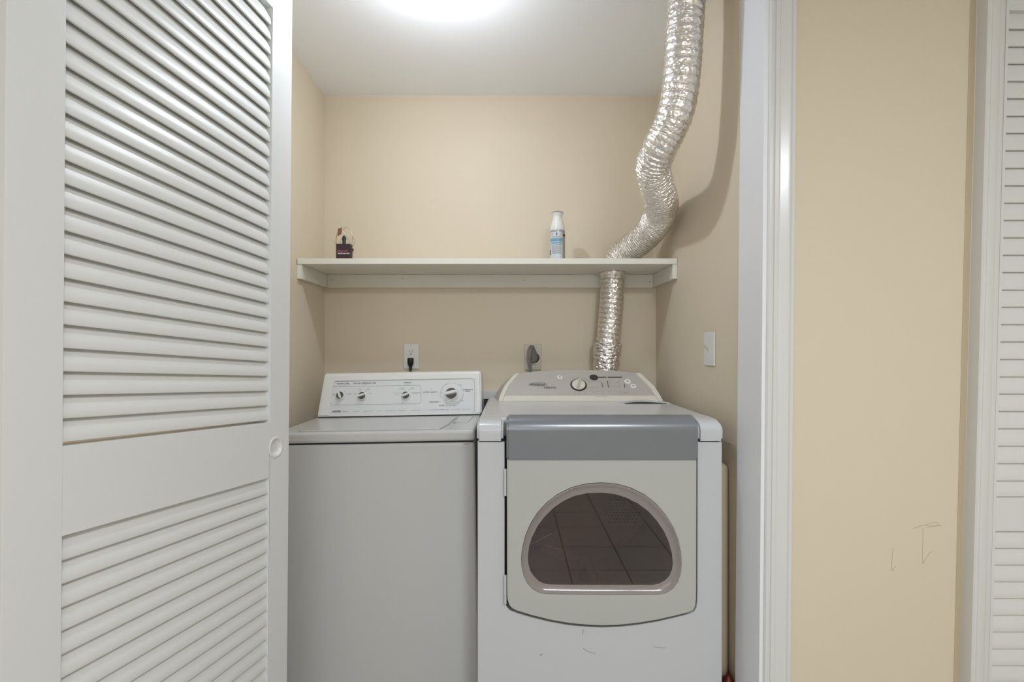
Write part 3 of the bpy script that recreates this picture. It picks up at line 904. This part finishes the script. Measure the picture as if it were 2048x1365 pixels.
# hinges
for y0, y1 in ((938, 992), (1151, 1208)):
    c = P(1010.5, y1, DY + 0.012)
    L = (y1 - y0) * DY / F
    bm = bm_new()
    lathe(bm, [(0.0042, 0), (0.0045, 0.001), (0.0045, L * .25), (0.0036, L * .26), (0.0045, L * .27), (0.0045, L * .74), (0.0036, L * .75), (0.0045, L * .76), (0.0045, L - 0.001), (0.0042, L)], c, (0, 0, 1), 16)
    obj('hinge', bm, M['enamel'], dr)
# scuffs on the lower front
def dscuff(pts, r=0.0006):
    obj('scuff_mark', tube(bm_new(), catmull([P(x, y, DF - 0.0001) for x, y in pts], 3), r, 4), M['scuff'], dr)
dscuff([(1164, 1260), (1165, 1272)], 0.0004); dscuff([(1167.5, 1260), (1168, 1268)], 0.0003)
dscuff([(1166, 1297), (1176, 1304), (1190, 1308)]); dscuff([(1080, 1312), (1084, 1309)], 0.001)
dscuff([(1306, 1294), (1318, 1296.5), (1332, 1297)], 0.0005)

# control console
ca0 = Vector((0, 1.985, DT + 0.003)); ca1 = Vector((0, 2.115, 0)); ca1.z = H + (CY - 741.5) * 2.115 / F
DW = (ca1 - ca0).normalized(); DN = Vector((1, 0, 0)).cross(DW); DU = Vector((1, 0, 0))
def CP(px, py, lift=0.0): return hit(px, py, ca0, DN) + DN * lift
out_l = [(997, 803.5), (1000, 792), (1009, 773), (1019.5, 759.6), (1027.5, 751), (1034, 748)]
in_l = [(1005, 804), (1009, 792), (1019.5, 770), (1031, 757), (1039, 748)]
top_e = [(1058, 745.5), (1082, 743.5), (1120, 741.4), (1160, 740.9), (1200, 741.7), (1241, 743.6), (1262, 746)]
in_r = [(1271.3, 747.7), (1281.8, 758.7), (1299.4, 776.3), (1308.2, 789.5), (1318.7, 804)]
out_r = [(1280, 747.5), (1292.4, 758.7), (1308.2, 773.7), (1317, 786.9), (1326, 803)]
front = out_l + top_e + out_r
bm = bm_new()
fl = [CP(x, y) for x, y in front]
bk = []
for i, p in enumerate(fl):
    t = (p.z - DT) / (ca1.z - DT)
    xx = p.x; cxm = 0.295
    k = 1.03 + 0.035 * (1 - t)
    bk.append(Vector((cxm + (p.x - cxm) * k, 2.138, DT + (p.z - DT) * 0.93)))
va = [bm.verts.new(p) for p in fl]; vb = [bm.verts.new(p) for p in bk]
bm.faces.new(va); bm.faces.new(list(reversed(vb)))
for i in range(len(va)): bm.faces.new((va[i], vb[i], vb[(i + 1) % len(va)], va[(i + 1) % len(va)]))
con = obj('console', bm, M['silver_panel'], dr, smooth=45)
def cface(p): d = p - ca0; return (d.dot(DU), d.dot(DW))
def cplate(pts, th, lift, bev=0.0006):
    L = [cface(CP(x, y)) for x, y in pts]
    return plate([L], th, bev, lambda u, v, d: ca0 + DU * u + DW * v + DN * (lift - d))
obj('end_strip', cplate(out_l + list(reversed(in_l)), 0.006, 0.0035, 0.001), M['cream'], con)
obj('end_strip', cplate(list(reversed(out_r)) + in_r, 0.006, 0.0035, 0.001), M['cream'], con)
obj('control_panel', cplate([(1009.5, 791.8)] + in_l[2:] + top_e + in_r[:4] + [(1309, 791.8)], 0.004, 0.0018), M['silver_panel'], con)
obj('lower_strip', cplate([(1005.5, 803.5), (1009, 792.2), (1309.7, 792.2), (1318, 803.5)], 0.004, 0.0022), M['cream'], con)
obj('console_gap', boxm(-0.035, 0.60, 1.984, 2.1, DT - 0.001, DT + 0.004), M['gap'], dr)
# badge
p = cface(CP(1075, 772))
bm = plate([ell(p[0], p[1], 0.0415, 0.0155, 40)], 0.003, 0.001, lambda u, v, d: ca0 + DU * u + DW * v + DN * (0.0042 - d))
obj('badge', bm, M['chrome'], con, label='oval chrome badge')
bm = bm_new()
text_bm(bm, 'Whirlpool', 0.0175, CP(1074, 771.5, 0.0044), DU, DW, 'CENTER', 0.85, 0.0003, 0.0003, 0.2)
L = ell(p[0] + 0.004, p[1] + 0.002, 0.036, 0.0105, 40)
pts = [ca0 + DU * u + DW * v + DN * 0.0045 for u, v in L[:24]]
tube(bm, pts, 0.0005, 4)
obj('badge_lettering', bm, M['ink'], con, smooth=0)
bm = bm_new()
text_bm(bm, 'cabrio', 0.0185, CP(1100, 776.3, 0.002), DU, DW, 'CENTER', 1.1, 0.0003, 0.0003)
obj('lettering', bm, M['ink'], con, smooth=0)
def disc(name, px, py, r, h, m, parent=con, prof=None):
    return obj(name, lathe(bm_new(), prof or [(r, 0), (r, h * 0.7), (r * 0.85, h), (0, h)], CP(px, py, 0.0016), DN, 32), m, parent)
disc('button', 1119.5, 756, 0.0115, 0.003, M['plastic_w'])
disc('button', 1255, 764.5, 0.0135, 0.003, M['plastic_w'])
disc('button', 1266.5, 773.7, 0.0125, 0.003, M['plastic_w'])
for px, py in ((1119.5, 756), (1255, 764.5), (1266.5, 773.7)):
    disc('button_mark', px, py, 0.004, 0.0036, M['ink_soft'])
disc('cycle_dial_ring', 1157, 771.3, 0.0345, 0.003, M['black'], con)
kn = disc('cycle_knob', 1157, 771.3, 0.029, 0.018, M['cream'], con, [(0.029, 0.002), (0.0285, 0.006), (0.026, 0.0085), (0, 0.0085)])
a = math.radians(72); bu = DU * math.cos(a) + DW * math.sin(a); bw = -DU * math.sin(a) + DW * math.cos(a); c = CP(1157, 771.3, 0.009)
bm = prism(bm_new(), [c - bu * 0.027 - bw * 0.0042, c + bu * 0.027 - bw * 0.0042, c + bu * 0.027 + bw * 0.0042, c - bu * 0.027 + bw * 0.0042], DN * 0.012, 0.0015)
obj('knob_grip', bm, M['cream'], kn)
bm = prism(bm_new(), [c + bu * 0.024 - bw * 0.0007, c + bu * 0.024 + bw * 0.0007, c - bu * 0.024 + bw * 0.0007, c - bu * 0.024 - bw * 0.0007], DN * 0.0126)
obj('pointer_line', bm, M['ink'], kn)
p = cface(CP(1187.5, 756.2))
bm = plate([ell(p[0], p[1], 0.0185, 0.0165, 36)], 0.003, 0.0008, lambda u, v, d: ca0 + DU * u + DW * v + DN * (0.0042 - d))
obj('display', bm, M['rubber'], con, label='dark round display')
bm = bm_new()
def cbar(x0, x1, y, hgt): obj('indicator_bar', prism(bm_new(), [CP(x0, y + hgt / 2, 0.002), CP(x1, y + hgt / 2, 0.002), CP(x1, y - hgt / 2, 0.002), CP(x0, y - hgt / 2, 0.002)], DN * 0.0006), M['ink'], con)
cbar(1196, 1212.5, 755.8, 1.6); cbar(1215, 1244, 755.8, 1.6)
for x0, y0, y1 in ((1203, 766, 776), (1214.8, 763, 776), (1247.8, 768.5, 776)):
    obj('indicator_bar', prism(bm_new(), [CP(x0 + 0.9, y1, 0.002), CP(x0 + 2.1, y1, 0.002), CP(x0 + 1.0, y0, 0.002), CP(x0 - 0.2, y0, 0.002)], DN * 0.0006), M['ink'], con)
for x, y in ((1184, 780.5), (1193, 780.5), (1205, 780.5), (1218, 780.5), (1237, 780.5), (1250.5, 780.5), (1235.5, 770.8), (1234.5, 761.6)):
    disc('key', x, y, 0.0075, 0.0022, M['silver_panel'])
bm = bm_new()
def ct(s, x, y, size, sq=1.0): obj('small_lettering', text_bm(bm_new(), s, size * 2.03 / F * 1.9, CP(x, y, 0.002), DU, DW, 'CENTER', sq, 0.0003), M['ink_soft'], con, smooth=0)
for s, x, y, z in (('Normal', 1155.5, 756.3, 2.2), ('Heavy Duty', 1144, 757.5, 2), ('Casual', 1165.5, 757.5, 2.2), ('Bulky Items', 1174, 760.6, 2), ('Timed', 1149, 787, 2), ('Dry', 1149, 789.3, 2), ('Quick', 1159, 787.3, 2), ('Dry', 1159.5, 789.8, 2),
                   ('Touch', 1169.5, 787, 2), ('Up', 1169.5, 789.3, 2), ('Time Adjust', 1189.5, 785.5, 2), ('Dryness', 1205.5, 785.5, 2), ('Temp', 1218.5, 785.5, 2), ('Wrinkle', 1239.5, 785.5, 1.9), ('Shield', 1239.5, 787.7, 1.9),
                   ('Cycle Signal', 1251.5, 785.5, 1.9), ('Volume', 1251.5, 787.7, 1.9), ('Damp Dry Signal', 1236, 775.5, 1.9), ('Static Off', 1234, 766.3, 1.9), ('Power', 1119.7, 751.2, 2), ('Start', 1254, 759.6, 2), ('Stop', 1266.5, 770, 2),
                   ('More', 1206.8, 767, 1.8), ('Normal', 1207.5, 769.8, 1.8), ('Less', 1206.8, 772.8, 1.8), ('Damp', 1207.8, 775.6, 1.8), ('High', 1218.3, 764.3, 1.8), ('Medium', 1219.8, 767, 1.8),
                   ('Low', 1219, 769.8, 1.8), ('Extra Low', 1221, 772.8, 1.8), ('Air Only', 1221, 775.6, 1.8), ('High', 1251.8, 769.5, 1.8), ('Low', 1251.8, 772.8, 1.8), ('Off', 1251.8, 775.6, 1.8),
                   ('sensing', 1206, 753.6, 1.6), ('wet   damp', 1221, 753.6, 1.6), ('cool', 1232, 753.2, 1.8), ('done', 1241, 753.2, 2), ('+', 1184, 780.3, 2.4), ('-', 1193, 780.3, 2.4), ('Accelerating Dry System', 1202, 794, 1.9)):
    ct(s, x, y, z * 0.62)
bm = bm_new()
def cl(pts, r=0.0004): obj('panel_line', tube(bm_new(), [CP(x, y, 0.002) for x, y in pts], r, 4), M['ink_soft'], con)
cl([(1173, 764.3), (1202, 764.3)]); cl([(1176.5, 776.6), (1197, 776.6)]); cl([(1168, 783), (1176.5, 776.6)])
# lint screen slot: curved lip with dark opening in the top
bm = bm_new()
L = [(0.440 + 0.165 * k / 12, 1.895 + 0.052 * math.sin(math.pi * k / 12)) for k in range(13)]
bm = plate([L], 0.003, 0.0005, lambda u, v, d: Vector((u, v, DT + 0.0016 - d)))
obj('lint_slot', bm, M['gap'], dr)
L2 = [(0.425 + 0.195 * k / 12, 1.902 + 0.066 * math.sin(math.pi * k / 12)) for k in range(13)] 
L3 = [(0.445 + 0.155 * k / 12, 1.915 + 0.030 * math.sin(math.pi * k / 12)) for k in range(13)]
bm = plate([L2 + list(reversed([(a, b) for a, b in L3]))], 0.012, 0.002, lambda u, v, d: Vector((u, v, DT + 0.004 + 0.004 * math.sin(math.pi * max(0, min(1, (u - 0.425) / 0.195))) - d)))
obj('lint_screen_lip', bm, M['enamel'], dr)

# ------------------------------------------------------------------ board and red bottle in the gap at the right
bm = boxm(0.6365, 0.6815, 1.515, 1.95, 0.0, H + (CY - 928) * 1.52 / F, 0.020, 6)
tag(obj('folded_board', bm, M['board'], base=(0.66, 1.7, 0), smooth=60), 'beige round-topped board standing in the gap right of the dryer', 'board')
bm = lathe(bm_new(), [(0.0205, 0), (0.0215, 0.004), (0.0215, 0.150), (0.020, 0.165), (0.015, 0.180), (0.009, 0.190), (0.008, 0.195), (0, 0.197)], (0.6595, 1.478, 0), (0, 0, 1), 32)
tag(obj('red_bottle', bm, M['red'], base=(0.6595, 1.478, 0), smooth=50), 'dark red rounded top of an object low in the gap beside the dryer', 'bottle')

# ------------------------------------------------------------------ outlets, switch, cords
def outlet_plate(name, x0, x1, y0, y1, Y, label, m):
    a = P(x0, y1, Y); b = P(x1, y0, Y)
    e = empty(name, ((a.x + b.x) / 2, YB, (a.z + b.z) / 2), label, 'outlet')
    bm = boxm(a.x, b.x, YB - 0.006, YB - 0.0002, a.z, b.z, 0.003, 3)
    obj('cover_plate', bm, m, e)
    return e
o1 = outlet_plate('wall_outlet', 807.5, 837.5, 688.5, 738.5, YB - 0.006, 'white outlet on the back wall with a small black plug above the washer', M['plastic_w'])
a = P(815, 732, YB - 0.007); b = P(829, 699, YB - 0.007)
obj('receptacle', boxm(a.x, b.x, YB - 0.009, YB - 0.005, a.z, b.z, 0.0015), M['plastic_w'], o1)
bm = bm_new()
for x in (818.6, 824.6):
    p = P(x, 703, YB - 0.0095); obj('slot', boxm(p.x - 0.001, p.x + 0.001, YB - 0.0096, YB - 0.008, p.z - 0.005, p.z + 0.004), M['black'], o1)
obj('slot', lathe(bm_new(), [(0.0027, 0), (0.0027, -0.0008)], P(821.6, 708.3, YB - 0.009), (0, 1, 0), 12), M['black'], o1)
obj('screw', lathe(bm_new(), [(0.003, 0), (0.003, -0.001), (0.002, -0.0015)], P(821.7, 692.5, YB - 0.006), (0, 1, 0), 12), M['chrome'], o1)
# washer plug and cord
c1 = empty('power_plug', P(821, 722, YB - 0.02), 'small black plug and cord hanging from the outlet above the washer', 'plug')
bm = bm_new()
pz = [(716.5, 0.0125), (718.5, 0.0145), (727, 0.0145), (731, 0.010), (735, 0.007), (740, 0.0065)]
rings = []
for py, hw in pz:
    c = P(821, py, YB - 0.022)
    dy = 0.012 if py < 730 else 0.006
    rings.append([bm.verts.new(Vector((c.x + hw * math.cos(a_), YB - 0.022 + dy * math.sin(a_), c.z))) for a_ in (2 * math.pi * k / 16 for k in range(16))])
for A_, B_ in zip(rings, rings[1:]):
    for k in range(16): bm.faces.new((A_[k], A_[(k + 1) % 16], B_[(k + 1) % 16], B_[k]))
bm.faces.new(rings[0]); bm.faces.new(rings[-1])
obj('plug_body', bm, M['black'], c1)
obj('cord', tube(bm_new(), catmull([P(821, 737, YB - 0.022), P(821.5, 750, YB - 0.024), P(822, 790, YB - 0.03), P(823, 860, YB - 0.03)], 6), 0.0045, 10), M['black'], c1)

o2 = outlet_plate('dryer_outlet', 1048.5, 1082.5, 688.5, 741, YB - 0.006, 'almond outlet on the back wall with a thick grey dryer plug', M['almond'])
c = P(1069, 716, YB - 0.006)
obj('receptacle', lathe(bm_new(), [(0.0235, 0), (0.0235, -0.003), (0.021, -0.004), (0, -0.004)], c, (0, 1, 0), 36), M['black'], o2)
obj('screw', lathe(bm_new(), [(0.0035, 0), (0.0035, -0.001), (0.002, -0.0018)], P(1067.5, 734.5, YB - 0.006), (0, 1, 0), 12), M['chrome'], o2)
c2 = empty('dryer_plug', P(1062, 720, YB - 0.03), 'grey flat three-wire plug and cord in the outlet behind the dryer', 'plug')
bm = bm_new()
L = [(1061, 691), (1067, 693), (1070, 699), (1073, 707), (1075, 716), (1073.5, 722), (1068, 726), (1060.5, 727.5), (1060, 705)]
prism(bm, [Vector((P(x, y, YB - 0.012).x, YB - 0.012, P(x, y, YB - 0.012).z)) for x, y in L], (0, -0.030, 0), 0.004, 3)
obj('plug_body', bm, M['plug_grey'], c2)
for k in range(3):
    pts = [(1066.5 - 2.6 * k, 692 + 0.3 * k, YB - 0.030), (1063 - 2.6 * k, 697, YB - 0.044), (1060.8 - 2.2 * k, 708, YB - 0.048), (1060.2 - 2.1 * k, 722, YB - 0.046), (1062.3 - 2.0 * k, 736, YB - 0.042), (1063.6 - 2.0 * k, 752, YB - 0.04), (1064 - 2 * k, 790, YB - 0.04)]
    obj('cord_strand', tube(bm_new(), catmull([P(*q) for q in pts], 8), 0.0032, 10), M['cord_grey'], c2)

# light switch on the right wall
def PR_(px, py):          # point of the right wall seen at that pixel
    Y = XR * F / (px - CX); return Vector((XR, Y, H + (CY - py) * Y / F))
a = PR_(1410.5, 735); b = PR_(1432, 662)
sw = empty('light_switch', (XR, (a.y + b.y) / 2, (a.z + b.z) / 2), 'white toggle light switch on the closet right wall', 'light switch')
zc = H + (CY - 698.5) * ((a.y + b.y) / 2) / F
y0, y1 = b.y + 0.002, a.y + 0.000
obj('cover_plate', boxm(XR - 0.006, XR - 0.0002, y0, y1, zc - 0.058, zc + 0.058, 0.003, 3), M['plastic_w'], sw)
ym = (y0 + y1) / 2
obj('toggle_frame', boxm(XR - 0.0075, XR - 0.005, ym - 0.006, ym + 0.006, zc - 0.013, zc + 0.013, 0.001), M['cream'], sw)
bm = prism(bm_new(), [(XR - 0.006, ym - 0.004, zc - 0.006), (XR - 0.022, ym - 0.0035, zc + 0.006), (XR - 0.020, ym - 0.0035, zc + 0.013), (XR - 0.006, ym - 0.004, zc + 0.006)], (0, 0.0075, 0), 0.001)
obj('toggle', bm, M['almond'], sw)
bm = bm_new()
for dz in (-0.030, 0.030):
    obj('screw', lathe(bm_new(), [(0.003, 0), (0.003, -0.001), (0.002, -0.0014)], (XR - 0.006, ym, zc + dz), (1, 0, 0), 12), M['plastic_w'], sw)

# ------------------------------------------------------------------ things on the shelf
YC = 2.12
cxx = (1115 - CX) * YC / F
R = 0.0325
cn = empty('spray_can', (cxx, YC, Zs1), 'white-topped air freshener spray can standing on the shelf', 'spray can')
def zc_(py): return H + (CY - py) * YC / F - Zs1
h1 = zc_(462.5)
obj('can_body', lathe(bm_new(), [(R - 0.002, 0), (R, 0.003), (R, h1 - 0.003), (R - 0.0015, h1), (0, h1)], (cxx, YC, Zs1), (0, 0, 1), 40), M['can_body'], cn)
pf_ = [(R - 0.002, h1), (R - 0.001, h1 + 0.004), (R - 0.0015, h1 + 0.014), (0.0275, h1 + 0.030), (0.0235, h1 + 0.042), (0.0205, h1 + 0.052), (0.0195, h1 + 0.060), (0.0215, h1 + 0.068), (0.0255, h1 + 0.0735), (0.0265, h1 + 0.076), (0, h1 + 0.077)]
obj('cap', lathe(bm_new(), pf_, (cxx, YC, Zs1), (0, 0, 1), 40), M['plastic_w'], cn)
obj('spray_button', lathe(bm_new(), [(0.0265, h1 + 0.0762), (0.027, h1 + 0.078), (0.022, h1 + 0.083), (0.012, h1 + 0.0865), (0, h1 + 0.0875)], (cxx, YC, Zs1), (0, 0, 1), 40), M['cap_grey'], cn)
def wrap(name, a0, a1, z0, z1, m, r=R + 0.0004, parent=cn, n=14):
    """curved printed patch; angle 0 faces the room"""
    bm = bm_new(); lo = []; hi = []
    for k in range(n + 1):
        a = math.radians(a0 + (a1 - a0) * k / n)
        x = cxx + r * math.sin(a); y = YC - r * math.cos(a)
        lo.append(bm.verts.new((x, y, Zs1 + z0))); hi.append(bm.verts.new((x, y, Zs1 + z1)))
    for k in range(n): bm.faces.new((lo[k], lo[k + 1], hi[k + 1], hi[k]))
    return obj(name, bm, m, parent)
wrap('label_panel', -80, 35, 0.004, h1 - 0.010, M['label_w'])
wrap('label_band', -70, 33, zc_(486), zc_(479.5), M['label_b'], R + 0.0007)
wrap('label_band', -60, 28, zc_(490.5), zc_(487.5), M['label_b'], R + 0.0007)
wrap('label_side', 36, 84, 0.004, zc_(474), M['can_body'], R + 0.0005)
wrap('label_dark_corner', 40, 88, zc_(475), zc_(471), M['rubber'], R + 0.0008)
wrap('label_barcode', -86, -66, zc_(512), zc_(501), M['black'], R + 0.0009)
for a_, z_, m_ in ((-12, 471.3, 'blue_ink'), (18, 471.3, 'yellow_ink'), (-48, 471.5, 'yellow_ink')):
    wrap('label_icon', a_ - 5, a_ + 5, zc_(z_ + 2.2), zc_(z_ - 2.2), M[m_], R + 0.0008, n=4)
for i, y in enumerate((476.8, 492.6, 495.6, 497.6, 499.6, 501.6, 503.6, 505.6, 507.6, 509.6)):
    wrap('label_line', -50, (20, 26, 22, 28, 25, 27, 20, 26, 24, 27)[i], zc_(y + 0.35), zc_(y - 0.35), M['ink_soft'], R + 0.0008, n=8)

# box of string lights
YX = 2.08
bx0, bx1 = P(672, 0, YX).x, P(700.5, 0, YX).x
zb = H + (CY - 488) * YX / F
sl = empty('string_light_box', ((bx0 + bx1) / 2, YX + 0.02, Zs1), 'small dark brown box of string lights with loose wires on the shelf', 'box')
bm = bm_new()
t_ = 0.0012
box(bm, bx0, bx1, YX, YX + t_, Zs1, zb); box(bm, bx0, bx1, YX + 0.028, YX + 0.028 + t_, Zs1, zb)
box(bm, bx0, bx0 + t_, YX + t_, YX + 0.028, Zs1, zb); box(bm, bx1 - t_, bx1, YX + t_, YX + 0.028, Zs1, zb)
box(bm, bx0 + t_, bx1 - t_, YX + t_, YX + 0.028, Zs1, Zs1 + t_)
obj('carton', bm, M['box_brown'], sl, smooth=0)
bm = bm_new()
text_bm(bm, 'Minetom', 0.0098, P(684, 502.3, YX) , (1, 0, 0), (0, 0, 1), 'CENTER', 1.05, 0.0004, 0.0002)
L = [P(693.8 + 1.9 * math.cos(a_), 501.6 + 1.9 * math.sin(a_), YX - 0.0004) for a_ in (math.radians(40 * k - 60) for k in range(9))]
tube(bm, L, 0.0006, 4)
obj('pink_lettering', bm, M['pink_ink'], sl, smooth=0)
bm = bm_new()
text_bm(bm, '100 LED string light', 0.0080, P(687, 507.3, YX), (1, 0, 0), (0, 0, 1), 'CENTER', 0.80, 0.0004, 0.0003)
obj('white_lettering', bm, M['white_ink'], sl, smooth=0)
obj('side_flap', prism(bm_new(), [P(704, 497.5, YX + 0.02), P(707, 497.5, YX + 0.02), P(707, 501, YX + 0.02), P(704.5, 506, YX + 0.02), P(705.5, 501, YX + 0.02), P(704, 500.5, YX + 0.02)], (0, 0.002, 0)), M['box_brown'], sl, smooth=0)
YW = YX + 0.024
obj('paper_tag', prism(bm_new(), [P(675.5, 458, YW), P(684, 455, YW), P(683, 468, YW), P(675.3, 473, YW)], (0, 0.0015, 0)), M['tag_brown'], sl, smooth=0, label='brown paper tag')
def wire(pts, r=0.0009, m='wire'):
    obj('wire', tube(bm_new(), catmull([P(x, y, YW + dy) for x, y, dy in pts], 6), r, 6), M[m], sl)
wire([(672.5, 490, 0), (672.3, 480, 0), (674, 470, 0), (675.5, 464, 0.001)], 0.0018)
wire([(688.5, 467, 0), (686.5, 461, 0), (690, 456, 0), (695, 456.5, 0), (700, 461, 0), (703.5, 468, 0), (705, 475, 0), (704, 486, 0)], 0.0014)
wire([(665, 482, 0), (669, 484, 0), (671.5, 488, 0)], 0.0009)
wire([(705, 475, 0), (709, 480, 0), (708, 487, 0), (704.5, 496, 0), (706, 502, 0)], 0.0009)
wire([(679, 490, 0), (683, 478, 0.004), (690, 474, 0.006), (697, 480, 0), (700, 492, 0)], 0.0009)
bm = lathe(bm_new(), [(0.0075, -0.045), (0.0075, 0.010), (0.0085, 0.011), (0.0085, 0.022), (0.006, 0.024), (0.006, 0.030)], P(688.2, 486, YX + 0.022), (0, 0, 1), 20)
obj('battery_tube', bm, M['bottle_green'], sl)
random.seed(3)
bm = bm_new()
for k in range(70):
    a_ = random.uniform(0, 6.28); rr = random.random() ** 0.5
    c = P(700 + 6.5 * rr * math.cos(a_) + (random.random() < 0.3) * -20, 483 + 8 * rr * math.sin(a_), YW + random.uniform(-0.012, 0.012))
    bmesh.ops.create_icosphere(bm, subdivisions=1, radius=random.uniform(0.0009, 0.0019), matrix=Matrix.Translation(c))
obj('led_beads', bm, M['bead'], sl, kind='stuff')
